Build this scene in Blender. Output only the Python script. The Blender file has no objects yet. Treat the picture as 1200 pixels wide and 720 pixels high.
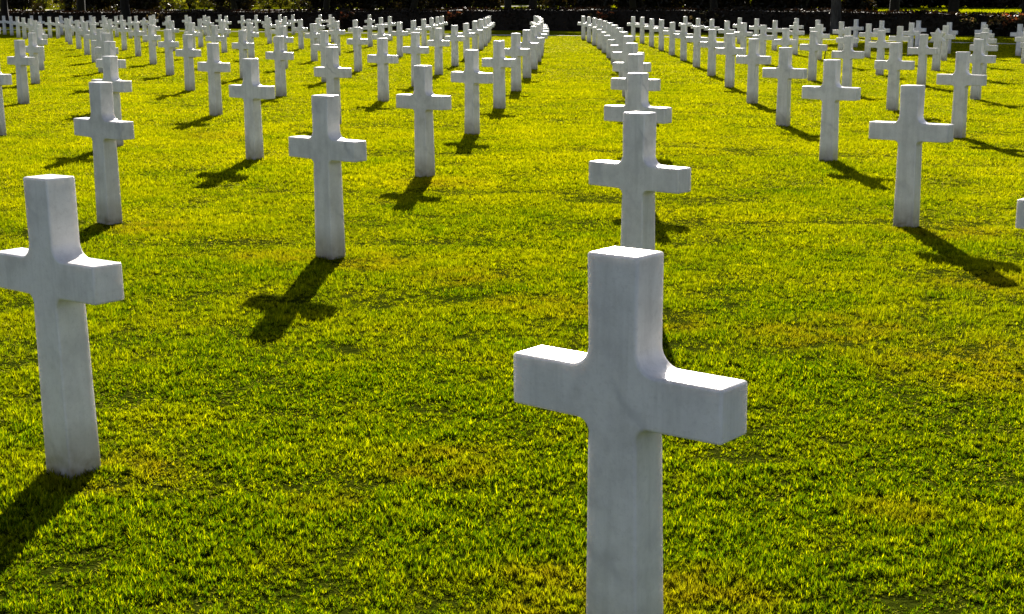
import bpy, bmesh, math, random
import numpy as np
from mathutils import Vector, Matrix

random.seed(4)
rng = np.random.default_rng(11)
scene = bpy.context.scene
COL = scene.collection
R = math.radians

# ------------------------------------------------------------------ camera model
F_PX, PITCH, ROLL, EYE = 1654.0, 0.21249953556, -0.0041904051, 1.5439026
f_ = np.array([0, math.cos(PITCH), -math.sin(PITCH)])
u_ = np.array([0, math.sin(PITCH), math.cos(PITCH)])
x_ = np.array([1.0, 0, 0])
cr, sr = math.cos(ROLL), math.sin(ROLL)
RIGHT, UP, FWD = cr * x_ + sr * u_, -sr * x_ + cr * u_, f_


def project(p):
    d = np.asarray(p, float) - np.array([0, 0, EYE])
    q = d @ FWD
    return 600 + F_PX * (d @ RIGHT) / q, 360 - F_PX * (d @ UP) / q


def on_plane(px, py, z):
    d = (px - 600) / F_PX * RIGHT - (py - 360) / F_PX * UP + FWD
    return np.array([0, 0, EYE]) + d * ((z - EYE) / d[2])


# ------------------------------------------------------------------ the layout of the graves
TERMS = [(0, 0, .165, 3.1021), (1, 0, 4.0115, 40.6202), (0, 1, 17.3581, -14.4168), (2, 0, -1.0773, 3.0146),
         (1, 1, 2.8248, -.0589), (0, 2, -.478, .3428), (3, 0, -.2417, -1.6756), (2, 1, -.5657, .0643),
         (1, 2, -.237, -.2595), (0, 3, -1.1465, 1.8561), (2, 2, -.5262, .2538), (1, 3, .8559, -1.474),
         (0, 4, -.1037, .6254), (3, 1, -.115, -1.3108)]


def grave(m, n):
    m, n = m / 10, n / 10
    return np.array([sum(cx * m ** p * n ** q for p, q, cx, cy in TERMS),
                     sum(cy * m ** p * n ** q for p, q, cx, cy in TERMS)])


def row_yaw(m, n):
    d = grave(m, n + .3) - grave(m, n - .3)
    return math.atan2(d[1], d[0])


def catmull(pts, x):
    xs = [p[0] for p in pts]
    ys = [p[1] for p in pts]
    return np.interp(x, xs, ys)


HEDGE = [(-75, 138), (-55, 122), (-36, 104), (-22, 98), (1.6, 82), (13, 72), (23, 66), (40, 57), (60, 46), (90, 30)]
KERB = [(-75, 130), (-50, 108), (-31, 92), (-20, 86), (-9, 77), (1.6, 68), (12.5, 61), (20.5, 57), (35, 49), (60, 35), (90, 18)]
hx = np.array([p[0] for p in HEDGE], float)
hy = np.array([p[1] for p in HEDGE], float)


def hedge_y(x):
    return np.interp(x, hx, hy)


def ground_z(X, Y):
    X = np.asarray(X, float)
    Y = np.asarray(Y, float)
    x = np.clip(X / 20, -1.5, 1.35)
    y = np.clip(Y / 60, 0, 1.15)
    g = -.4552 * x * y - .0128 * y * y - .4067 * x * x + .4104 * x * y * y + .3396 * x * x * y - .0111 * x ** 3
    # the fitted surface only holds inside the wedge the photo shows
    lim = .42 * np.maximum(Y, 0) + 2.5
    w = np.clip(1 - (np.abs(X) - lim) / (6 + .15 * np.abs(Y)), 0, 1)
    w = w * np.clip(Y / 3, 0, 1)
    g = np.clip(g, -.35, .12) * w
    d = (Y - hedge_y(X)) * .86
    bank = np.interp(d, [-500, 2, 9, 25, 38, 60, 140, 900], [0, 0, .28, 1.0, 1.25, 1.7, 2.6, 6])
    return g + bank * np.interp(X, [-10, 6, 16], [1.08, 1.06, .90])


# ------------------------------------------------------------------ helpers
def node_mat(name):
    m = bpy.data.materials.new(name)
    m.use_nodes = True
    nt = m.node_tree
    nt.nodes.clear()
    out = nt.nodes.new('ShaderNodeOutputMaterial')
    return m, nt, out


def N(nt, typ, **kw):
    n = nt.nodes.new(typ)
    for k, v in kw.items():
        if k.startswith('i_'):
            key = k[2:].replace('_', ' ')
            n.inputs[key].default_value = v
        else:
            setattr(n, k, v)
    return n


def ramp(nt, stops, src=None):
    n = nt.nodes.new('ShaderNodeValToRGB')
    el = n.color_ramp.elements
    while len(el) < len(stops):
        el.new(.5)
    for e, (p, c) in zip(el, stops):
        e.position = p
        e.color = c if len(c) == 4 else (*c, 1)
    if src is not None:
        nt.links.new(src, n.inputs['Fac'])
    return n


def mix(nt, fac, a, b, blend='MIX'):
    n = nt.nodes.new('ShaderNodeMix')
    n.data_type = 'RGBA'
    n.blend_type = blend
    for sock, val in ((n.inputs['Factor'], fac), (n.inputs[6], a), (n.inputs[7], b)):
        if hasattr(val, 'is_output'):
            nt.links.new(val, sock)
        elif isinstance(val, (int, float)):
            sock.default_value = val
        else:
            sock.default_value = (*val, 1) if len(val) == 3 else val
    return n.outputs[2]


def noise(nt, vec, scale, detail=4, rough=.55):
    n = N(nt, 'ShaderNodeTexNoise')
    n.inputs['Scale'].default_value = scale
    n.inputs['Detail'].default_value = detail
    n.inputs['Roughness'].default_value = rough
    nt.links.new(vec, n.inputs['Vector'])
    return n.outputs['Fac']


def np_mesh(name, verts, tris, mats, mat_index=None, smooth=False):
    """one mesh from numpy arrays, triangles only"""
    me = bpy.data.meshes.new(name)
    nv, nt_ = len(verts), len(tris)
    me.vertices.add(nv)
    me.vertices.foreach_set('co', np.ascontiguousarray(verts, np.float32).ravel())
    me.loops.add(nt_ * 3)
    me.loops.foreach_set('vertex_index', np.ascontiguousarray(tris, np.int32).ravel())
    me.polygons.add(nt_)
    me.polygons.foreach_set('loop_start', np.arange(0, nt_ * 3, 3, dtype=np.int32))
    if mat_index is not None:
        me.polygons.foreach_set('material_index', np.ascontiguousarray(mat_index, np.int32))
    if smooth:
        me.polygons.foreach_set('use_smooth', np.ones(nt_, bool))
    for m in (mats if isinstance(mats, (list, tuple)) else [mats]):
        me.materials.append(m)
    me.update()
    me.validate()
    return me


def link(name, me, parent=None, label=None, cat=None, group=None, kind=None, loc=None):
    o = bpy.data.objects.new(name, me)
    COL.objects.link(o)
    if parent is not None:
        o.parent = parent
    tag(o, label, cat, group, kind)
    if loc is not None:
        o.location = loc
    return o


def tag(o, label=None, cat=None, group=None, kind=None):
    for k, v in (('label', label), ('category', cat), ('group', group), ('kind', kind)):
        if v:
            o[k] = v


# ------------------------------------------------------------------ materials
def marble_material():
    m, nt, out = node_mat('white_marble')
    tc = N(nt, 'ShaderNodeTexCoord')
    oi = N(nt, 'ShaderNodeObjectInfo')
    off = N(nt, 'ShaderNodeVectorMath', operation='MULTIPLY_ADD')
    comb = N(nt, 'ShaderNodeCombineXYZ')
    for k, mul in (('X', 37.0), ('Y', 91.0), ('Z', 13.0)):
        mm = N(nt, 'ShaderNodeMath', operation='MULTIPLY')
        nt.links.new(oi.outputs['Random'], mm.inputs[0])
        mm.inputs[1].default_value = mul
        nt.links.new(mm.outputs[0], comb.inputs[k])
    nt.links.new(tc.outputs['Object'], off.inputs[0])
    off.inputs[1].default_value = (1, 1, 1)
    nt.links.new(comb.outputs[0], off.inputs[2])
    vec = off.outputs[0]
    base = ramp(nt, [(.3, (.62, .60, .585)), (.5, (.77, .75, .73)), (.7, (.85, .83, .81))], noise(nt, vec, 9, 7, .62)).outputs[0]
    # soft grey veins
    w = N(nt, 'ShaderNodeTexWave', wave_type='BANDS', bands_direction='DIAGONAL')
    w.inputs['Scale'].default_value = 1.6
    w.inputs['Distortion'].default_value = 9
    w.inputs['Detail'].default_value = 5
    w.inputs['Detail Scale'].default_value = 1.4
    nt.links.new(vec, w.inputs['Vector'])
    vein = ramp(nt, [(0, (1, 1, 1)), (.06, (.25, .25, .25)), (.16, (0, 0, 0))], w.outputs['Fac']).outputs[0]
    vm = N(nt, 'ShaderNodeMath', operation='MULTIPLY')
    nt.links.new(vein, vm.inputs[0])
    nt.links.new(ramp(nt, [(.5, (0, 0, 0)), (.66, (.5, .5, .5))], noise(nt, vec, 3.1, 3)).outputs[0], vm.inputs[1])
    c = mix(nt, vm.outputs[0], base, (.36, .36, .39))
    # scattered weather specks
    sp = ramp(nt, [(.52, (0, 0, 0)), (.78, (.45, .45, .45))], noise(nt, vec, 75, 4, .75)).outputs[0]
    c = mix(nt, sp, c, (.48, .465, .45))
    # vertical rain streaks
    mp = N(nt, 'ShaderNodeMapping')
    mp.inputs['Scale'].default_value = (26, 26, 2.2)
    nt.links.new(vec, mp.inputs['Vector'])
    st = ramp(nt, [(.48, (0, 0, 0)), (.72, (.5, .5, .5))], noise(nt, mp.outputs[0], 1, 4, .6)).outputs[0]
    c = mix(nt, st, c, (.55, .535, .52))
    # splashed earth near the lawn
    sep = N(nt, 'ShaderNodeSeparateXYZ')
    nt.links.new(tc.outputs['Object'], sep.inputs[0])
    mr = N(nt, 'ShaderNodeMapRange')
    mr.inputs['From Min'].default_value = .02
    mr.inputs['From Max'].default_value = .20
    mr.inputs['To Min'].default_value = 1.5
    mr.inputs['To Max'].default_value = 0
    nt.links.new(sep.outputs['Z'], mr.inputs['Value'])
    dm = N(nt, 'ShaderNodeMath', operation='MULTIPLY')
    nt.links.new(mr.outputs[0], dm.inputs[0])
    nt.links.new(noise(nt, vec, 18, 4, .6), dm.inputs[1])
    c = mix(nt, dm.outputs[0], c, (.25, .21, .14))
    ov = N(nt, 'ShaderNodeMapRange')
    ov.inputs['To Min'].default_value = .90
    ov.inputs['To Max'].default_value = 1.04
    nt.links.new(oi.outputs['Random'], ov.inputs['Value'])
    hs = N(nt, 'ShaderNodeHueSaturation')
    nt.links.new(c, hs.inputs['Color'])
    nt.links.new(ov.outputs[0], hs.inputs['Value'])
    c = hs.outputs[0]
    b = N(nt, 'ShaderNodeBsdfPrincipled')
    nt.links.new(c, b.inputs['Base Color'])
    b.inputs['Roughness'].default_value = .3
    b.inputs['Specular IOR Level'].default_value = .4
    b.inputs['Subsurface Weight'].default_value = .4
    b.inputs['Subsurface Radius'].default_value = (1, .95, .9)
    b.inputs['Subsurface Scale'].default_value = .02
    bp = N(nt, 'ShaderNodeBump')
    bp.inputs['Strength'].default_value = .25
    bp.inputs['Distance'].default_value = .004
    nt.links.new(noise(nt, vec, 90, 4, .7), bp.inputs['Height'])
    nt.links.new(bp.outputs[0], b.inputs['Normal'])
    nt.links.new(b.outputs[0], out.inputs[0])
    return m


def lawn_color(nt):
    """patchy turf colour shared by blades and soil sheet: (blade colour, bare-patch mask)"""
    g = N(nt, 'ShaderNodeNewGeometry')
    pos = g.outputs['Position']
    a = noise(nt, pos, .55, 5, .6)
    b = noise(nt, pos, 2.6, 5, .62)
    return g, pos, a, b


def grass_material():
    m, nt, out = node_mat('grass_blades')
    g, pos, a, b = lawn_color(nt)
    rnd = g.outputs['Random Per Island']
    green = ramp(nt, [(0, GRASS[0]), (.45, GRASS[1]), (.8, GRASS[2]), (1, GRASS[3])], rnd).outputs[0]
    dry = ramp(nt, [(0, GRASS[4]), (1, GRASS[5])], rnd).outputs[0]
    am = N(nt, 'ShaderNodeMath', operation='MULTIPLY_ADD')
    nt.links.new(a, am.inputs[0])
    am.inputs[1].default_value = .55
    hb = N(nt, 'ShaderNodeMath', operation='MULTIPLY')
    nt.links.new(b, hb.inputs[0])
    hb.inputs[1].default_value = .45
    nt.links.new(hb.outputs[0], am.inputs[2])
    # blades turn yellower with distance: backlit glow of the far turf put into colour
    sep = N(nt, 'ShaderNodeSeparateXYZ')
    nt.links.new(pos, sep.inputs[0])
    dr = N(nt, 'ShaderNodeMapRange')
    dr.inputs['From Min'].default_value = 3.5
    dr.inputs['From Max'].default_value = 15
    dr.inputs['To Min'].default_value = -.07
    dr.inputs['To Max'].default_value = .10
    nt.links.new(sep.outputs['Y'], dr.inputs['Value'])
    ad = N(nt, 'ShaderNodeMath', operation='ADD')
    nt.links.new(am.outputs[0], ad.inputs[0])
    nt.links.new(dr.outputs[0], ad.inputs[1])
    mask = ramp(nt, [(.42, (0, 0, 0)), (.68, (1, 1, 1))], ad.outputs[0]).outputs[0]
    c = mix(nt, mask, green, dry)
    fine = ramp(nt, [(.34, (.5, .54, .5)), (.66, (1.4, 1.34, 1.2))], noise(nt, pos, 26, 2, .6)).outputs[0]
    c = mix(nt, 1.0, c, fine, 'MULTIPLY')
    # thin brown worn spots
    at = N(nt, 'ShaderNodeAttribute', attribute_name='worn')
    wn = N(nt, 'ShaderNodeMath', operation='MULTIPLY')
    nt.links.new(at.outputs['Fac'], wn.inputs[0])
    nt.links.new(ramp(nt, [(.35, (0, 0, 0)), (.6, (1, 1, 1))], noise(nt, pos, 5.5, 4, .65)).outputs[0], wn.inputs[1])
    w = wn.outputs[0]
    c = mix(nt, w, c, GRASS[6])
    d = N(nt, 'ShaderNodeBsdfDiffuse')
    t = N(nt, 'ShaderNodeBsdfTranslucent')
    nt.links.new(c, d.inputs['Color'])
    tc = mix(nt, 1.0, c, (1.15, 1.12, .3), 'MULTIPLY')
    nt.links.new(tc, t.inputs['Color'])
    ms = N(nt, 'ShaderNodeMixShader')
    ms.inputs[0].default_value = .55
    nt.links.new(d.outputs[0], ms.inputs[1])
    nt.links.new(t.outputs[0], ms.inputs[2])
    gl = N(nt, 'ShaderNodeBsdfGlossy')
    gl.inputs['Roughness'].default_value = .45
    gl.inputs['Color'].default_value = (.7, .65, .1, 1)
    ms2 = N(nt, 'ShaderNodeMixShader')
    ms2.inputs[0].default_value = .02
    nt.links.new(ms.outputs[0], ms2.inputs[1])
    nt.links.new(gl.outputs[0], ms2.inputs[2])
    nt.links.new(ms2.outputs[0], out.inputs[0])
    return m


def lawn_material():
    m, nt, out = node_mat('turf_and_soil')
    g, pos, a, b = lawn_color(nt)
    near = mix(nt, b, (.014, .024, .001), (.026, .030, .003))
    far = mix(nt, ramp(nt, [(.35, (0, 0, 0)), (.7, (1, 1, 1))], b).outputs[0], FARG[0], FARG[1])
    fine = noise(nt, pos, 14, 4, .7)
    far = mix(nt, ramp(nt, [(.35, (0, 0, 0)), (.65, (1, 1, 1))], fine).outputs[0], far, FARG[2])
    sep = N(nt, 'ShaderNodeSeparateXYZ')
    nt.links.new(pos, sep.inputs[0])
    mr = N(nt, 'ShaderNodeMapRange')
    mr.inputs['From Min'].default_value = 8
    mr.inputs['From Max'].default_value = 40
    nt.links.new(sep.outputs['Y'], mr.inputs['Value'])
    c = mix(nt, mr.outputs[0], near, far)
    bsdf = N(nt, 'ShaderNodeBsdfDiffuse')
    nt.links.new(c, bsdf.inputs['Color'])
    bp = N(nt, 'ShaderNodeBump')
    bp.inputs['Strength'].default_value = .8
    bp.inputs['Distance'].default_value = .05
    nt.links.new(noise(nt, pos, 9, 5, .7), bp.inputs['Height'])
    nt.links.new(bp.outputs[0], bsdf.inputs['Normal'])
    nt.links.new(bsdf.outputs[0], out.inputs[0])
    return m


def leaf_material(name, cols, transl=.4, gloss=.05, tint=(1.3, 1.2, .4), rough=.35):
    m, nt, out = node_mat(name)
    g = N(nt, 'ShaderNodeNewGeometry')
    k = len(cols)
    c = ramp(nt, [(i / (k - 1), q) for i, q in enumerate(cols)], g.outputs['Random Per Island']).outputs[0]
    cl = ramp(nt, [(.35, (.55, .55, .55)), (.65, (1.15, 1.15, 1.15))], noise(nt, g.outputs['Position'], .7, 3)).outputs[0]
    c = mix(nt, 1.0, c, cl, 'MULTIPLY')
    d = N(nt, 'ShaderNodeBsdfDiffuse')
    t = N(nt, 'ShaderNodeBsdfTranslucent')
    nt.links.new(c, d.inputs['Color'])
    nt.links.new(mix(nt, 1.0, c, tint, 'MULTIPLY'), t.inputs['Color'])
    ms = N(nt, 'ShaderNodeMixShader')
    ms.inputs[0].default_value = transl
    nt.links.new(d.outputs[0], ms.inputs[1])
    nt.links.new(t.outputs[0], ms.inputs[2])
    gl = N(nt, 'ShaderNodeBsdfGlossy')
    gl.inputs['Roughness'].default_value = rough
    ms2 = N(nt, 'ShaderNodeMixShader')
    ms2.inputs[0].default_value = gloss
    nt.links.new(ms.outputs[0], ms2.inputs[1])
    nt.links.new(gl.outputs[0], ms2.inputs[2])
    nt.links.new(ms2.outputs[0], out.inputs[0])
    return m


def rough_material(name, c1, c2, scale, bump=.6, stretch=(1, 1, 1), dist=.03):
    m, nt, out = node_mat(name)
    tc = N(nt, 'ShaderNodeTexCoord')
    mp = N(nt, 'ShaderNodeMapping')
    mp.inputs['Scale'].default_value = stretch
    nt.links.new(tc.outputs['Object'], mp.inputs['Vector'])
    f = noise(nt, mp.outputs[0], scale, 6, .65)
    c = ramp(nt, [(.3, c1), (.7, c2)], f).outputs[0]
    b = N(nt, 'ShaderNodeBsdfPrincipled')
    b.inputs['Roughness'].default_value = .85
    b.inputs['Specular IOR Level'].default_value = .2
    nt.links.new(c, b.inputs['Base Color'])
    bp = N(nt, 'ShaderNodeBump')
    bp.inputs['Strength'].default_value = bump
    bp.inputs['Distance'].default_value = dist
    nt.links.new(f, bp.inputs['Height'])
    nt.links.new(bp.outputs[0], b.inputs['Normal'])
    nt.links.new(b.outputs[0], out.inputs[0])
    return m


GRASS = [(.022, .060, .001), (.082, .150, .001), (.185, .235, .001), (.34, .365, .003),   # green blades
         (.185, .215, .001), (.39, .375, .003),                                       # yellow patches
         (.26, .19, .010)]                                                              # worn
FARG = [(.10, .12, .001), (.17, .18, .002), (.05, .058, .001)]

MARBLE = marble_material()
GRASSM = grass_material()
LAWNM = lawn_material()
BARK = rough_material('bark', (.004, .003, .003), (.016, .013, .010), 5, .9, (1, 1, .22), .05)
LIT_BARK = rough_material('lit_bark', (.015, .013, .012), (.085, .078, .075), 6, .9, (1, 1, .22), .05)  # side light painted in: the bark again, coloured lighter for one lit trunk
STONE = rough_material('pale_stone', (.40, .38, .34), (.58, .56, .50), 8, .3)
GRAVEL = rough_material('pale_gravel', (.30, .27, .23), (.48, .44, .38), 3, .4)
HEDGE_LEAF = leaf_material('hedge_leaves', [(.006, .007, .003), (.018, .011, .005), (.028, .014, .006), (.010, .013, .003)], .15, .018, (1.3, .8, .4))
HEDGE_TWIG = rough_material('hedge_twigs', (.008, .006, .004), (.02, .014, .010), 6, .8)
TREE_LEAF = leaf_material('tree_leaves', [(.03, .05, .008), (.05, .075, .010), (.085, .10, .012)], .45, .03)
SHRUB_LEAF = leaf_material('shrub_leaves', [(.05, .07, .006), (.10, .12, .008), (.20, .20, .02), (.06, .04, .012)], .55, .03)
DARK_LEAF = leaf_material('dark_leaves', [(.012, .014, .006), (.022, .018, .008), (.035, .022, .012)], .25, .02)  # dark foliage whose colour also carries the shade on the far bushes
PETAL_RED = leaf_material('red_petals', [(.22, .03, .01), (.32, .08, .02), (.28, .15, .07), (.02, .03, .01)], .4, .02, (1.1, .9, .7))
PETAL_YEL = leaf_material('yellow_petals', [(.25, .16, .025), (.3, .25, .15), (.02, .03, .005), (.02, .03, .005)], .4, .02, (1.1, .9, .6))

# ------------------------------------------------------------------ ground
def axis(segs):
    out = []
    for a, b, n in segs:
        out += list(np.linspace(a, b, n, endpoint=False))
    return np.array(out + [segs[-1][1]])


def make_ground():
    xs = axis([(-1500, -200, 12), (-200, -60, 24), (-60, -8, 70), (-8, 8, 60), (8, 60, 70), (60, 200, 24), (200, 1500, 12)])
    ys = axis([(-300, -10, 12), (-10, 2, 12), (2, 16, 80), (16, 60, 80), (60, 150, 90), (150, 400, 30), (400, 1500, 12)])
    X, Y = np.meshgrid(xs, ys, indexing='xy')
    Z = ground_z(X, Y)
    n0, n1 = len(xs), len(ys)
    V = np.stack([X, Y, Z], -1).reshape(-1, 3)
    i = np.arange((n1 - 1) * (n0 - 1))
    r, c = i // (n0 - 1), i % (n0 - 1)
    a = r * n0 + c
    T = np.concatenate([np.stack([a, a + 1, a + n0 + 1], 1), np.stack([a, a + n0 + 1, a + n0], 1)])
    link('lawn', np_mesh('lawn', V, T, LAWNM, smooth=True), kind='structure')


make_ground()


def strip(name, pts, w, z_off, height, mat, seg=1.5):
    """a kerb or path following a polyline, as a thin closed ribbon lying on the ground"""
    px = np.array([p[0] for p in pts], float)
    py = np.array([p[1] for p in pts], float)
    X = np.arange(px[0], px[-1], seg)
    Y = np.interp(X, px, py)
    k = np.ones(9) / 9
    Y = np.convolve(np.pad(Y, 4, mode='edge'), k, 'valid')
    dx, dy = np.gradient(X), np.gradient(Y)
    L = np.hypot(dx, dy)
    nx, ny = -dy / L, dx / L
    ring = []
    for s, top in ((-1, 0), (-1, 1), (1, 1), (1, 0)):
        xx, yy = X + nx * w / 2 * s, Y + ny * w / 2 * s
        z = ground_z(xx, yy) + (z_off + height if top else z_off - .05)
        ring.append(np.stack([xx, yy, z], 1))
    V = np.stack(ring, 1).reshape(-1, 3)
    T = []
    for i in range(len(X) - 1):
        for j in range(3):
            a, b, c, d = i * 4 + j, i * 4 + j + 1, (i + 1) * 4 + j + 1, (i + 1) * 4 + j
            T += [(a, d, c), (a, c, b)]
    link(name, np_mesh(name, V, np.array(T), mat), kind='structure')


strip('kerb', KERB, .26, 0, .03, STONE)
PATH = [(x, hedge_y(x) + np.interp(x, [-60, -10, -5, 1, 9], [28, 28, 33, 42, 44])) for x in np.arange(-60, 9, 1.0)]
strip('path', PATH, 1.1, .0, .012, GRAVEL)

# ------------------------------------------------------------------ mown grass (nobody could count it)
def vnoise(x, y, s, seed):
    """cheap smooth value noise"""
    r = np.random.default_rng(seed).random((256, 256))
    x, y = x * s, y * s
    xi, yi = np.floor(x).astype(int), np.floor(y).astype(int)
    fx, fy = x - xi, y - yi
    fx, fy = fx * fx * (3 - 2 * fx), fy * fy * (3 - 2 * fy)
    g = lambda a, b: r[a % 256, b % 256]
    return (g(xi, yi) * (1 - fx) + g(xi + 1, yi) * fx) * (1 - fy) + (g(xi, yi + 1) * (1 - fx) + g(xi + 1, yi + 1) * fx) * fy


WORN = []
for m in range(0, 6):
    for n in range(-5, 5):
        q = grave(m, n)
        if 2 < q[1] < 28 and random.random() < .8:
            for _ in range(random.choice((1, 1, 2))):
                WORN.append((q[0] + random.uniform(-.25, .45), q[1] + random.uniform(-.30, .12), random.uniform(.10, .26)))
for _ in range(30):
    y = random.uniform(3.4, 16)
    WORN.append((random.uniform(-.36, .36) * y, y, random.uniform(.07, .2)))

# dry brown turf: picture spot and radius in metres
PATCHES = []
for px, py, r in [(1165, 425, .50), (960, 392, .38), (1005, 380, .3), (785, 378, .26), (432, 308, .30), (330, 303, .3), (170, 268, .34),
                  (145, 555, .24), (640, 698, .22), (520, 545, .22), (822, 702, .22), (1045, 600, .14), (372, 588, .14),
                  (690, 365, .24), (545, 325, .3), (515, 215, .4), (1110, 270, .4), (260, 160, .5), (620, 355, .25), (1180, 330, .4)]:
    p = on_plane(px, py, 0)
    PATCHES.append((p[0], p[1], r))


def worn_at(x, y):
    v = np.zeros(len(x))
    for wx, wy, r in PATCHES:
        v = np.maximum(v, np.clip(1.35 - np.hypot(x - wx, (y - wy) * 1.1) / r, 0, 1))
    return np.clip(v * .75, 0, .5)


def make_grass():
    VS, TS = [], []
    base = 0
    # y0, y1, blades per square metre, blade height, blade width, two segments?
    # y0, y1, tufts per square metre, blades per tuft, blade height, blade width, tuft radius
    bands = [(2.3, 4.2, 5800, 12, .019, .0031, .0155), (4.2, 6, 4800, 11, .0195, .0038, .0175), (6, 9, 2900, 10, .021, .0052, .023),
             (9, 12, 1950, 10, .023, .0070, .028), (12, 18, 1250, 9, .025, .0095, .034), (18, 28, 620, 8, .027, .015, .047),
             (28, 45, 260, 7, .029, .024, .07), (45, 68, 100, 7, .031, .040, .12)]
    for y0, y1, rho, nb, H, W, TR in bands:
        wmax = .385 * y1 + 1.6
        n = int(rho * (y1 - y0) * 2 * wmax)
        X = rng.uniform(-wmax, wmax, n)
        Y = rng.uniform(y0, y1, n)
        k = np.abs(X) < .385 * Y + 1.6
        X, Y = X[k], Y[k]
        # turf thins and shortens in shallow hollows and in worn spots beside some stones
        if y0 < 9:
            t = .40 * vnoise(X, Y, 17, 1) + .35 * vnoise(X, Y, 6, 2) + .25 * vnoise(X, Y * 1.6, 2.4, 3)
        else:
            t = .30 * vnoise(X, Y, 9, 1) + .25 * vnoise(X, Y, 4, 2) + .45 * vnoise(X, Y * 1.5, 1.6, 3)
        for wx, wy, wr in WORN:
            if y0 - 1 < wy < y1 + 1:
                q = np.hypot(X - wx, (Y - wy) * 1.3) / wr
                t = t - .20 * np.clip(1.25 - q, 0, 1)
        k = rng.random(len(X)) < np.clip((t - .10) * 4.2, .5, 1)
        X, Y, t = X[k], Y[k], t[k]
        ht = H * (.5 + 1.1 * np.clip(t * 1.9 - .45, 0, 1)) * rng.uniform(.55, 1.35, len(X))
        rep_ = lambda a: np.repeat(a, nb)
        az = rng.uniform(0, 2 * np.pi, len(X) * nb)
        out = rng.random(len(X) * nb) ** .6
        h = rep_(ht) * (1.1 - .55 * out) * rng.uniform(.75, 1.2, len(az))
        bx, by = rep_(X) + np.cos(az) * TR * .35 * out, rep_(Y) + np.sin(az) * TR * .35 * out
        n = len(az)
        w = W * rng.uniform(.7, 1.3, n)
        ang = az + np.pi / 2 + rng.normal(0, .5, n)
        Z = ground_z(bx, by) - .004
        sx, sy = np.cos(ang) * w / 2, np.sin(ang) * w / 2
        ox = np.cos(az) * TR * out * rng.uniform(.5, 1.3, n) + rng.normal(0, .15, n) * h
        oy = np.sin(az) * TR * out * rng.uniform(.5, 1.3, n) + rng.normal(0, .15, n) * h
        p0 = np.stack([bx - sx, by - sy, Z], 1)
        p1 = np.stack([bx + sx, by + sy, Z], 1)
        tip = np.stack([bx + ox, by + oy, Z + h], 1)
        if y0 < 5:
            f = .85
            mx, my, mz = bx + ox * .4, by + oy * .4, Z + h * .66
            V = np.stack([p0, p1, np.stack([mx - sx * f, my - sy * f, mz], 1), np.stack([mx + sx * f, my + sy * f, mz], 1), tip], 1).reshape(-1, 3)
            i = np.arange(n)[:, None] * 5 + base
            T = np.concatenate([i + np.array([[0, 1, 3]]), i + np.array([[0, 3, 2]]), i + np.array([[2, 3, 4]])])
        else:
            V = np.stack([p0, p1, tip], 1).reshape(-1, 3)
            T = np.arange(n)[:, None] * 3 + base + np.array([[0, 1, 2]])
        VS.append(V)
        TS.append(T)
        base += len(V)
    # the open bank beyond the hedge
    n = 90000
    X = rng.uniform(8, 48, n)
    Y = hedge_y(X) + rng.uniform(22, 50, n)
    Z = ground_z(X, Y) - .004
    h = .05 * rng.uniform(.4, 1.3, n)
    ang = rng.uniform(0, 2 * np.pi, n)
    sx, sy = np.cos(ang) * .03, np.sin(ang) * .03
    V = np.stack([np.stack([X - sx, Y - sy, Z], 1), np.stack([X + sx, Y + sy, Z], 1),
                  np.stack([X + rng.normal(0, .012, n), Y + rng.normal(0, .012, n), Z + h], 1)], 1).reshape(-1, 3)
    VS.append(V)
    TS.append(np.arange(n)[:, None] * 3 + base + np.array([[0, 1, 2]]))
    V, T = np.concatenate(VS), np.concatenate(TS)
    print('grass tris', len(T))
    me = np_mesh('mown_grass', V, T, GRASSM)
    at = me.attributes.new('worn', 'FLOAT', 'POINT')
    wv = np.zeros(len(V), np.float32)
    k = V[:, 1] < 20
    wv[k] = worn_at(V[k, 0], V[k, 1])
    at.data.foreach_set('value', wv)
    link('mown_grass', me, label='short mown lawn grass, yellow green in the low sun',
         cat='grass', kind='stuff')


make_grass()

# ------------------------------------------------------------------ headstones
def finish_slab(outline, t_top, t_base, name, bevel=.0075):
    """extrude a front outline (x, z) to a slab whose thickness tapers with height, and soften its edges"""
    bm = bmesh.new()
    th = lambda z: t_base + (t_top - t_base) * min(max(z, 0), 1)
    fr = [bm.verts.new((x, -th(z) / 2, z)) for x, z in outline]
    bk = [bm.verts.new((x, th(z) / 2, z)) for x, z in outline]
    bm.faces.new(fr)
    bm.faces.new(list(reversed(bk)))
    k = len(outline)
    for i in range(k):
        j = (i + 1) % k
        bm.faces.new((fr[i], bk[i], bk[j], fr[j]))
    bmesh.ops.recalc_face_normals(bm, faces=bm.faces)
    sharp = [e for e in bm.edges if e.calc_face_angle(0) > R(30)]
    bmesh.ops.bevel(bm, geom=sharp, offset=bevel, segments=4, profile=.5, affect='EDGES', clamp_overlap=True)
    bmesh.ops.triangulate(bm, faces=[f for f in bm.faces if len(f.verts) > 4])
    me = bpy.data.meshes.new(name)
    bm.to_mesh(me)
    bm.free()
    me.materials.append(MARBLE)
    for p in me.polygons:
        p.use_smooth = True
    return me


def smooth_by_angle(me, ang):
    bm = bmesh.new()
    bm.from_mesh(me)
    for e in bm.edges:
        big = any(abs(f.normal.y) > .985 or f.calc_area() > .004 for f in e.link_faces)
        a = e.calc_face_angle(0)
        e.smooth = a < R(2) if big else a < ang
    bm.to_mesh(me)
    bm.free()


def arc(cx, cz, r, a0, a1, n=7):
    return [(cx + r * math.cos(R(a0 + (a1 - a0) * i / n)), cz + r * math.sin(R(a0 + (a1 - a0) * i / n))) for i in range(n + 1)]


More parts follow.
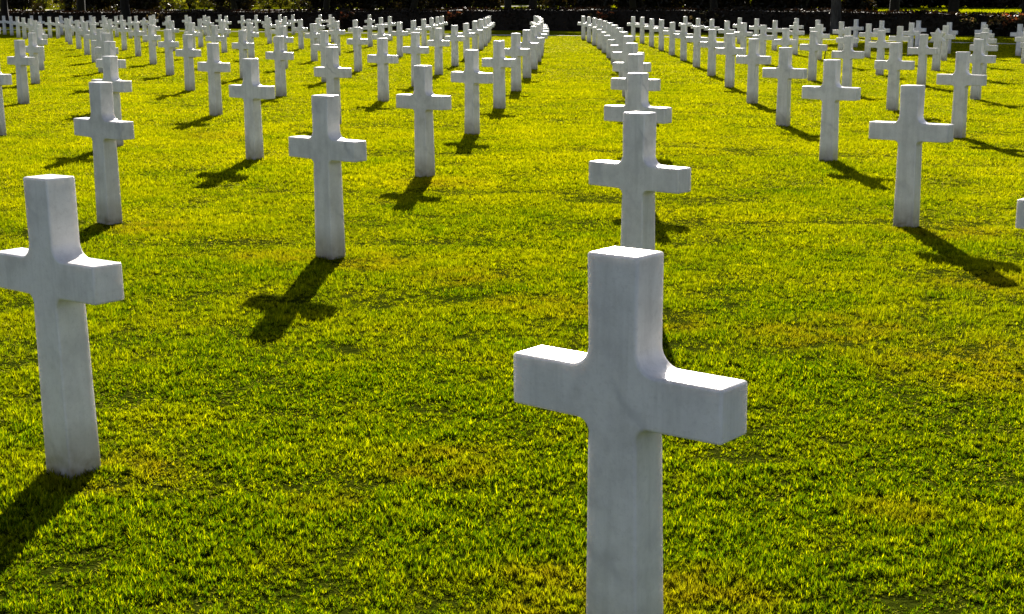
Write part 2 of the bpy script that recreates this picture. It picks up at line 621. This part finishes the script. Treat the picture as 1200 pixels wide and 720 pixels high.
def cross_mesh():
    hb, ha, ht = .075, .0655, .070      # half widths: foot, under the arms, top
    a0, a1, span = .612, .737, .288
    r1, r2 = .050, .032
    right = [(hb, -.15), (hb - .001, 0)]
    right += [(ha + .002, a0 - r2 - .02)] + arc(ha + r2, a0 - r2, r2, 180, 90)
    right += [(span, a0 + .002), (span, a1)]
    right += arc(ha + r1 + .001, a1 + r1, r1, 270, 180)
    right += [(ht, 1.0)]
    left = [(-x, z) for x, z in reversed(right)]
    me = finish_slab(right + left, .106, .122, 'marble_cross')
    smooth_by_angle(me, R(28))
    return me


def star_mesh():
    hb, ha = .088, .074
    cz, ro = .80, .205
    ri = ro / math.sqrt(3)
    pts = []
    for i in range(12):
        a = 90 - i * 30
        r = ro if i % 2 == 0 else ri
        pts.append((r * math.cos(R(a)), cz + r * math.sin(R(a))))
    # open the bottom tip into the shaft
    right = [(hb, -.15), (hb, 0), (ha, .66)]
    body = [p for p in pts[1:6]]        # clockwise from the upper right notch to the lower right notch
    right += list(reversed(body))
    left = [(-x, z) for x, z in reversed(right)]
    me = finish_slab(right + [(0, cz + ro)] + left, .106, .122, 'star_headstone', .005)
    smooth_by_angle(me, R(28))
    return me


CROSS, STAR = cross_mesh(), star_mesh()
ORD = 'first second third fourth fifth sixth seventh eighth ninth tenth eleventh twelfth thirteenth fourteenth fifteenth sixteenth'.split()
SPECIAL = {
    (0, 0): 'nearest and largest white marble cross, its foot below the picture edge',
    (0, -1): 'large white marble cross at the lower left with its left arm cropped',
    (1, 0): 'white marble cross directly behind the nearest one, its foot hidden by it',
    (1, -1): 'white marble cross throwing a whole black cross shadow on the front lawn, left of middle',
    (2, 1): 'white marble cross with a long diagonal shadow at the right, nearest uncropped cross there',
    (1, 1): 'white marble cross cut off by the right edge, only one arm end showing',
}


def in_frame(P, h=1.0):
    for z in (P[2], P[2] + .67, P[2] + h):
        for dx in (-.24, 0, .24):
            x, y = project((P[0] + dx, P[1], z))
            if -2 < x < 1202 and -2 < y < 722:
                return True
    return False


def place(me, name, P, yaw, label, cat, group):
    o = link(name, me, label=label, cat=cat, group=group)
    o.location = P
    if P[1] > 8:
        k = random.gauss(0, .006)
        o.scale = (1 + k, 1 + k, 1 + random.gauss(0, .006))
    o.rotation_euler = (R(random.gauss(0, .25)), R(random.gauss(0, .25)), yaw + R(random.gauss(0, .5)))
    return o


CROSSES = []
for n in range(-13, 9):
    top = 14 if n >= -1 else 13
    seen = 0
    for m in range(-1, top + 1):
        q = grave(m, n)
        if q[1] < 1.2:
            continue
        z = float(ground_z(q[0], q[1]))
        P = (q[0], q[1], z)
        px, py = project((q[0], q[1], z + 1))
        if not in_frame(P):
            continue
        if n <= -6 and py < 21.9:
            continue
        if (n == -5 and m > 11) or (n == -4 and m > 12):
            continue
        seen += 1
        side = ('left' if n < 0 else 'right') + ' of the grass aisle'
        k = (-n if n < 0 else n + 1)
        num = ORD[seen - 1]
        colname = f'{ORD[k - 1]} column {side}'
        # the measured corner is the front left one: step to the middle of the stone
        yaw = row_yaw(m, n)
        c, s = math.cos(yaw), math.sin(yaw)
        if (m, n) == (1, 1):
            q = q - np.array([.015, 0])
        P = (q[0] + c * .07 - s * .053, q[1] + s * .07 + c * .053, z)
        if (m, n) == (9, 4):
            place(STAR, 'star_headstone', P, yaw, 'white marble headstone carved as a Star of David among the crosses at right',
                  'headstone', 'star shaped headstones')
            continue
        lab = SPECIAL.get((m, n), f'white marble cross {num} from the front in the {colname}')
        o_ = place(CROSS, 'marble_cross', P, yaw, lab, 'cross', 'white marble crosses')
        if (m, n) == (0, 0):            # the nearest stone leans a touch
            o_.rotation_euler = (0, R(-.7), yaw)
            o_.location.x += .011
        elif (m, n) == (0, -1):
            o_.rotation_euler = (0, R(-1.25), yaw)
            o_.location.x += .006
        elif (m, n) == (1, 0):
            o_.rotation_euler = (0, 0, yaw - R(3))
            o_.location.x += .008
        CROSSES.append(o_)

FAR = [(4, 18.7), (12.3, 19), (20, 20), (27.3, 20.7), (37, 18.7), (47, 19), (57.3, 20), (66.7, 20.3), (71, 18.7),
       (77.3, 21.5), (83, 19), (96, 19.3), (106, 18.3), (109.5, 20), (121, 18.5), (123, 21), (135.7, 19.3), (142, 18),
       (151.7, 20), (159, 18.7), (176, 19), (180, 17.7), (196, 20), (198, 18.5), (218, 17.7), (222, 20),
       (239.5, 18.3), (244, 20), (257.5, 17.5), (265, 19), (284, 18.3), (300, 17.7), (312, 19), (315, 21.3), (328, 17.6),
       (334, 20), (343, 17.6), (375, 17.7), (387, 17.5), (433, 17.7)]
for x, y in FAR:
    p = on_plane(x, y, .95)
    z = float(ground_z(p[0], p[1]))
    p = on_plane(x, y, 1 + z)
    z = float(ground_z(p[0], p[1]))
    place(CROSS, 'marble_cross', (p[0], p[1], z), R(-34), 'tiny white marble cross in the last rows before the hedge at the far left',
          'cross', 'far left crosses before the hedge')
p = on_plane(168.7, 21.7, .97)
place(STAR, 'star_headstone', (p[0], p[1], float(ground_z(p[0], p[1]))), R(-34),
      'small far white headstone with a star shaped top in the left rows', 'headstone', 'star shaped headstones')

# ------------------------------------------------------------------ leaf clouds
def leaf_cloud(centres, size, n_each, spread, flat=1.0, quad=True, jitter=.4):
    """many small bent leaf faces scattered through clumps; returns verts, tris"""
    c = np.repeat(np.asarray(centres, float), n_each, axis=0)
    n = len(c)
    sp = np.repeat(np.asarray(spread, float), n_each, axis=0) if np.ndim(spread) == 2 else np.broadcast_to(np.asarray(spread, float), (n, 3))
    d = rng.normal(0, 1, (n, 3))
    d /= np.linalg.norm(d, axis=1)[:, None]
    p = c + d * sp * (rng.random((n, 1)) ** .45)
    a = rng.normal(0, 1, (n, 3))
    a /= np.linalg.norm(a, axis=1)[:, None]
    b = np.cross(a, rng.normal(0, 1, (n, 3)))
    b /= np.linalg.norm(b, axis=1)[:, None]
    s = size * rng.uniform(1 - jitter, 1 + jitter, (n, 1))
    nrm = np.cross(a, b)
    v = np.stack([p - a * s, p + b * s * .45 + nrm * s * .12, p + a * s, p - b * s * .45 + nrm * s * .12], 1).reshape(-1, 3)
    i = np.arange(n)[:, None] * 4
    t = np.concatenate([i + np.array([[0, 1, 2]]), i + np.array([[0, 2, 3]])])
    return v, t


def tube(path, radii, sides=9):
    """tapered tube through 3D points; returns verts, tris"""
    path = np.asarray(path, float)
    V, T = [], []
    for i, p in enumerate(path):
        t = path[min(i + 1, len(path) - 1)] - path[max(i - 1, 0)]
        t /= np.linalg.norm(t)
        a = np.cross(t, [.31, .95, .07])
        a /= np.linalg.norm(a)
        b = np.cross(t, a)
        for k in range(sides):
            w = 2 * math.pi * k / sides
            rr = radii[i] * (1 + .10 * math.sin(3 * w + i))
            V.append(p + (a * math.cos(w) + b * math.sin(w)) * rr)
    for i in range(len(path) - 1):
        for k in range(sides):
            a, b = i * sides + k, i * sides + (k + 1) % sides
            T += [(a, b, b + sides), (a, b + sides, a + sides)]
    return np.array(V), np.array(T)


def join(parts):
    V, T, o = [], [], 0
    for v, t in parts:
        V.append(v)
        T.append(t + o)
        o += len(v)
    return np.concatenate(V), np.concatenate(T)


# ------------------------------------------------------------------ hedge
def make_hedge():
    X = np.arange(-58, 62, .5)
    Y = hedge_y(X)
    Y = np.convolve(np.pad(Y, 8, mode='edge'), np.ones(17) / 17, 'valid')
    dx, dy = np.gradient(X), np.gradient(Y)
    L = np.hypot(dx, dy)
    nx, ny = -dy / L, dx / L
    H = np.interp(X, [-58, -36, -10, 1.6, 13, 23, 62], [1.12, 1.12, 1.16, 1.26, 1.20, 1.04, 1.04])
    H = H + .03 * np.sin(X * 1.7) + .02 * np.sin(X * 4.1 + 1)
    ring = []
    for off, hh in ((-.5, -.1), (-.52, .55), (-.46, .93), (0, 1.0), (.46, .93), (.52, .55), (.5, -.1)):
        xx, yy = X + nx * off, Y + ny * off
        ring.append(np.stack([xx, yy, ground_z(X, Y) + H * .93 * hh + (0 if hh > 0 else -.05)], 1))
    k = len(ring)
    V = np.stack(ring, 1).reshape(-1, 3)
    T = []
    for i in range(len(X) - 1):
        for j in range(k - 1):
            a, b, c, d = i * k + j, i * k + j + 1, (i + 1) * k + j + 1, (i + 1) * k + j
            T += [(a, d, c), (a, c, b)]
    T = np.array(T)
    # leaves over the faces of that core
    n = 52000
    q = rng.uniform(0, len(X) - 1.01, n)
    i = q.astype(int)
    fr = q - i
    lerp = lambda A: A[i] * (1 - fr) + A[i + 1] * fr
    x, y, ax, ay, hh = lerp(X), lerp(Y), lerp(nx), lerp(ny), lerp(H)
    face = rng.random(n)
    off = np.where(face < .55, -.5, np.where(face < .85, rng.uniform(-.5, .5, n), .5)) + rng.normal(0, .05, n)
    zz = np.where((face >= .55) & (face < .85), hh * rng.normal(.96, .035, n), hh * rng.uniform(.02, .98, n))
    px_, py_ = x + ax * off, y + ay * off
    cen = np.stack([px_, py_, ground_z(x, y) + zz], 1)
    v, t = leaf_cloud(cen, .075, 1, (.03, .03, .03))
    Vn, Tn = join([(V, T), (v, t)])
    mi = np.concatenate([np.zeros(len(T), int), np.ones(len(t), int)])
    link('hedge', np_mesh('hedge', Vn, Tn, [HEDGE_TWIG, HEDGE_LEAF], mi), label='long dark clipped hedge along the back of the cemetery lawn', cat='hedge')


make_hedge()

# ------------------------------------------------------------------ trees
def tree_meshes(seed, h=12.0, r=.24, crown_r=4.2, bottom=3.6, leaf=.16, n_clump=60, n_leaf=170, mat=TREE_LEAF, bark=None):
    rs = np.random.default_rng(seed)
    path = [(0, 0, -.15)]
    x = y = 0
    for z in np.linspace(.25, h * .86, 9):
        x += rs.normal(0, .09)
        y += rs.normal(0, .09)
        path.append((x, y, z))
    rad = [r * 1.35, r * 1.12] + list(np.linspace(r, r * .16, 8))
    parts = [tube(path, rad, 11)]
    tips = []
    P = np.array(path)
    for k in range(11):
        z0 = rs.uniform(bottom * .75, h * .75)
        b = np.array([np.interp(z0, P[:, 2], P[:, i]) for i in range(3)])
        a = k * 2.4 + rs.normal(0, .3)
        ln = crown_r * rs.uniform(.55, .95) * (1 - .45 * (z0 - bottom) / h)
        d = np.array([math.cos(a), math.sin(a), rs.uniform(.25, .75)])
        pts = [b, b + d * ln * .35 + [0, 0, .1], b + d * ln * .7 + [0, 0, .3], b + d * ln + [0, 0, .25]]
        rr = np.interp(z0, P[:, 2], rad) * .5
        parts.append(tube(pts, [rr, rr * .7, rr * .42, rr * .15], 7))
        tips += [pts[2], pts[3]]
    tv, tt = join(parts)
    tm = np_mesh('trunk', tv, tt, bark or BARK, smooth=True)
    cz = (h + bottom) / 2 + .3
    cen = list(tips)
    while len(cen) < n_clump:
        d = rs.normal(0, 1, 3)
        d /= np.linalg.norm(d)
        d *= rs.random() ** .4
        c = np.array([d[0] * crown_r, d[1] * crown_r, cz + d[2] * (h - bottom) / 2])
        cen.append(c)
    cen = np.array(cen)
    sp = rs.uniform(.6, 1.25, (len(cen), 1)) * np.array([[1, 1, .7]])
    v, t = leaf_cloud(cen, leaf, n_leaf, sp)
    return tm, np_mesh('crown', v, t, mat)


# low broad trees, and tall dense ones whose crowns shade the ends of the rows
TREES = [tree_meshes(3, 6.6, .24, 2.9, 2.7, .17, 44, 150), tree_meshes(8, 6.2, .2, 2.6, 2.9, .17, 40, 150),
         tree_meshes(15, 12.5, .27, 3.6, 5.2, .2, 80, 230), tree_meshes(19, 11.5, .24, 3.6, 5.0, .2, 80, 230, bark=LIT_BARK)]


def at_depth(px, dist):
    """ground spot seen in picture column px, at the given distance beyond (+) or before (-) the hedge"""
    lo, hi = 20.0, 260.0
    for _ in range(50):
        mid = (lo + hi) / 2
        x = (px - 600) / F_PX * mid
        if (mid - hedge_y(x)) * .86 < dist:
            lo = mid
        else:
            hi = mid
    x = (px - 600) / F_PX * mid
    return x, mid


# picture column, distance from hedge, which mesh, scale, label
TREE_SPOTS = [
    (25, -1.2, 0, 1.15, 'dark tree trunk standing before the hedge at the far left'),
    (105, 6, 2, 1.1, 'slim dark tree behind the hedge, second trunk from the left'),
    (158, -1.1, 2, 1.1, 'dark tree trunk before the hedge, third from the left'),
    (388, 4, 0, .95, 'brown tree trunk behind the hedge, left of the middle'),
    (485, 9, 1, 1.1, 'dark tree trunk behind the hedge between the aisle and the left trees'),
    (603, 3, 0, 1.0, 'left one of two close dark trunks behind the aisle'),
    (621, 1.6, 0, 1.1, 'right one of two close dark trunks behind the aisle'),
    (838, 7, 1, 1.1, 'dim tree trunk in deep shade behind the hedge, right of the aisle'),
    (972, -1.6, 3, 1.0, 'grey tree trunk lit from the side, among the right crosses before the hedge'),
    (1042, 4, 2, .9, 'dark tree just right of the side lit grey trunk, behind the hedge'),
    (1108, 3, 2, .95, 'dark tree trunk crossing the sunlit strip, left of the two at right'),
    (1190, 1.6, 2, 1.0, 'dark tree trunk crossing the sunlit strip near the right edge'),
    (740, 10, 1, 1.0, 'slim brown tree in the shade straight behind the crosses right of aisle'),
    (285, 9, 1, 1.0, 'brown tree behind the hedge among the yellow green bushes at left'),
]


def tree(x, y, k, s, label):
    root = link('tree', None, label=label, cat='tree', group='trees along the hedge')
    root.location = (x, y, float(ground_z(x, y)))
    root.rotation_euler = (0, 0, random.uniform(0, 6.28))
    root.scale = (s, s, s)
    link('trunk', TREES[k][0], root)
    link('crown', TREES[k][1], root)


for px, d, k, s, lab in TREE_SPOTS:
    x, y = at_depth(px, d)
    tree(x, y, k, s, lab)

# ------------------------------------------------------------------ shrubs on the bank beyond the hedge
def shrub_mesh(seed, mat, leaf=.10):
    rs = np.random.default_rng(seed)
    cen, sp = [], []
    for k in range(26):
        a, q = rs.uniform(0, 6.28), rs.random() ** .6
        z = rs.uniform(.05, 2.2)
        w = 1.35 * (1 - .35 * z / 2.3)
        cen.append((math.cos(a) * q * w, math.sin(a) * q * w, z))
        sp.append((rs.uniform(.3, .6),) * 2 + (rs.uniform(.25, .5),))
    v, t = leaf_cloud(np.array(cen), leaf, 85, np.array(sp))
    stems = []
    for k in range(6):
        a = k * 1.05
        stems.append(tube([(0, 0, -.1), (math.cos(a) * .25, math.sin(a) * .25, .7), (math.cos(a) * .7, math.sin(a) * .7, 1.7)], [.045, .03, .01], 6))
    sv, st = join(stems)
    return np_mesh('foliage', v, t, mat), np_mesh('stem', sv, st, BARK, smooth=True)


SHRUB_L = [shrub_mesh(21, SHRUB_LEAF), shrub_mesh(22, SHRUB_LEAF)]
SHRUB_D = [shrub_mesh(23, DARK_LEAF, .13), shrub_mesh(24, DARK_LEAF, .13)]


def shrub(px, d, meshes, s, label, group):
    x, y = at_depth(px, d)
    root = link('shrub', None, label=label, cat='shrub', group=group)
    root.location = (x, y, float(ground_z(x, y)))
    root.rotation_euler = (0, 0, random.uniform(0, 6.28))
    root.scale = (s * random.uniform(1, 1.3), s, s * random.uniform(.85, 1.15))
    link('foliage', meshes[0], root)
    link('stem', meshes[1], root)


for i, px in enumerate([-30, -8, 10, 34, 66, 92, 140, 182, 206, 232, 254, 318, 336, 356, 428, 470, 496]):
    shrub(px, 26.5 + random.uniform(-.6, 3), SHRUB_L[i % 2], random.uniform(.8, 1.2),
          'yellow green bush catching the sun beyond the hedge at the left', 'sunlit bushes beyond the hedge')
DARK_X = [(px, 37) for px in range(-24, 380, 24)] + [(px, 18.5) for px in (42, 112, 124, 156, 184, 278, 290, 376)] + [(px, 21) for px in range(396, 575, 22)] + \
         [(px, 41) for px in range(574, 666, 12)] + [(px, 18) for px in range(664, 1015, 22)] + \
         [(px, 35.5) for px in range(1020, 1240, 12)]
for i, (px, d) in enumerate(DARK_X):
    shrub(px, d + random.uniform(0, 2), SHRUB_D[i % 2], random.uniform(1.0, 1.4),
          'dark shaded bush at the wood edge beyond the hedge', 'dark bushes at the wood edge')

# ------------------------------------------------------------------ flowering shrubs along the hedge
def flower_mesh(seed, petal):
    rs = np.random.default_rng(seed)
    cen = [(rs.normal(0, .42), rs.normal(0, .16), rs.uniform(.25, .85)) for _ in range(16)]
    v, t = leaf_cloud(np.array(cen), .075, 22, (.2, .2, .16))
    u, s = leaf_cloud(np.array([(x, y - .12, z + .12) for x, y, z in cen[:12]]), .055, 12, (.16, .12, .1))
    return np_mesh('foliage', v, t, DARK_LEAF), np_mesh('blossom', u, s, petal)


FL = [flower_mesh(31, PETAL_RED), flower_mesh(32, PETAL_YEL)]
for px, k, s, lab in [(412, 0, 1.5, 'rose bush with orange and red blooms at the hedge foot, left of the aisle'),
                      (535, 0, 1.4, 'orange flowering rose bush at the hedge foot behind the aisle crosses'),
                      (708, 0, 1.5, 'orange flowering rose bush at the hedge foot just right of the aisle'),
                      (816, 1, 1.4, 'yellow flowering bush at the hedge foot right of the aisle'),
                      (189, 1, .9, 'small yellow flowering bush at the hedge foot at the left'),
                      (1140, 1, 1.5, 'yellow flowering bush at the hedge foot far right, left one of two'),
                      (1178, 0, 1.4, 'orange flowering bush at the hedge foot by the right edge')]:
    x, y = at_depth(px, -.95)
    root = link('rose_bush', None, label=lab, cat='flowering shrub', group='flowering bushes at the hedge')
    root.location = (x, y, float(ground_z(x, y)))
    root.rotation_euler = (0, 0, R(-35))
    root.scale = (s, 1, 1.05)
    link('foliage', FL[k][0], root)
    link('blossom', FL[k][1], root)

# ------------------------------------------------------------------ the wood that closes the view
def make_wood():
    parts_v = []
    cen, sp = [], []
    for d, n, h0, h1 in ((47, 300, .2, 4), (56, 300, .3, 8), (70, 300, .5, 14)):
        for _ in range(n):
            x = rng.uniform(-95, 85)
            y = float(hedge_y(x)) + d / .86 + rng.normal(0, 2.2)
            z = float(ground_z(x, y)) + rng.uniform(h0, h1)
            cen.append((x, y, z))
            sp.append((rng.uniform(1.6, 3), rng.uniform(1.2, 2.2), rng.uniform(1, 2)))
    v, t = leaf_cloud(np.array(cen), .32, 75, np.array(sp))
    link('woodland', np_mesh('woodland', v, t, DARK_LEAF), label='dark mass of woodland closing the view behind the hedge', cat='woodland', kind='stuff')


make_wood()

# ------------------------------------------------------------------ small offerings by graves
def offering(px, py, h, mats, label, name):
    p = on_plane(px, py, -.08)
    z = float(ground_z(p[0], p[1]))
    root = link(name, None, label=label, cat='flower')
    root.location = (p[0], p[1], z)
    v, t = tube([(0, 0, -.03), (.02, 0, h * .55), (.05, .01, h)], [.016, .014, .010], 7)
    link('stem', np_mesh('stem', v, t, mats[0], smooth=True), root)
    v, t = leaf_cloud(np.array([(.05, 0, h + .03), (.01, 0, h - .02)]), .035, 26, (.06, .06, .05))
    link('bloom', np_mesh('bloom', v, t, mats[1]), root)


offering(966, 69.5, .34, (HEDGE_TWIG, PETAL_RED), 'dark stemmed flower with a reddish head leaning by a cross at right', 'memorial_flower')
offering(1071, 53, .25, (TREE_LEAF, PETAL_YEL), 'small yellow flower standing in the shade between the far right crosses', 'memorial_flower')

# ------------------------------------------------------------------ light and sky
SUN_EL, SUN_AZ = R(24.2), R(1.1)
w = bpy.data.worlds.new('World')
scene.world = w
w.use_nodes = True
nt = w.node_tree
bg = nt.nodes['Background']
sky = nt.nodes.new('ShaderNodeTexSky')
sky.sky_type = 'NISHITA'
sky.sun_disc = False
sky.sun_elevation = SUN_EL
sky.sun_rotation = SUN_AZ
sky.air_density = .42
sky.dust_density = .9
hsv = nt.nodes.new('ShaderNodeHueSaturation')
hsv.inputs['Saturation'].default_value = .6
nt.links.new(sky.outputs[0], hsv.inputs['Color'])
nt.links.new(hsv.outputs[0], bg.inputs['Color'])
bg.inputs['Strength'].default_value = .05

sl = bpy.data.lights.new('sun', 'SUN')
sl.energy = 5.0
sl.angle = R(.53)
sl.color = (1, .93, .82)
so = bpy.data.objects.new('sun', sl)
COL.objects.link(so)
sv = Vector((math.sin(SUN_AZ) * math.cos(SUN_EL), math.cos(SUN_AZ) * math.cos(SUN_EL), math.sin(SUN_EL)))
so.rotation_euler = (-sv).to_track_quat('-Z', 'Y').to_euler()
so.location = sv * 60

# ------------------------------------------------------------------ camera
cd = bpy.data.cameras.new('camera')
cd.sensor_fit = 'HORIZONTAL'
cd.sensor_width = 36
cd.lens = F_PX / 1200 * 36
cd.clip_start = .05
cd.clip_end = 4000
co = bpy.data.objects.new('camera', cd)
COL.objects.link(co)
M = Matrix(((RIGHT[0], UP[0], -FWD[0], 0), (RIGHT[1], UP[1], -FWD[1], 0), (RIGHT[2], UP[2], -FWD[2], EYE), (0, 0, 0, 1)))
co.matrix_world = M
scene.camera = co

vs = scene.view_settings
vs.view_transform = 'Standard'
vs.look = 'None'
vs.gamma = 1
vs.use_curve_mapping = False
vs.exposure = 1.85
scene.render.engine = 'CYCLES'
scene.cycles.max_bounces = 6
scene.cycles.diffuse_bounces = 2
scene.cycles.transmission_bounces = 4
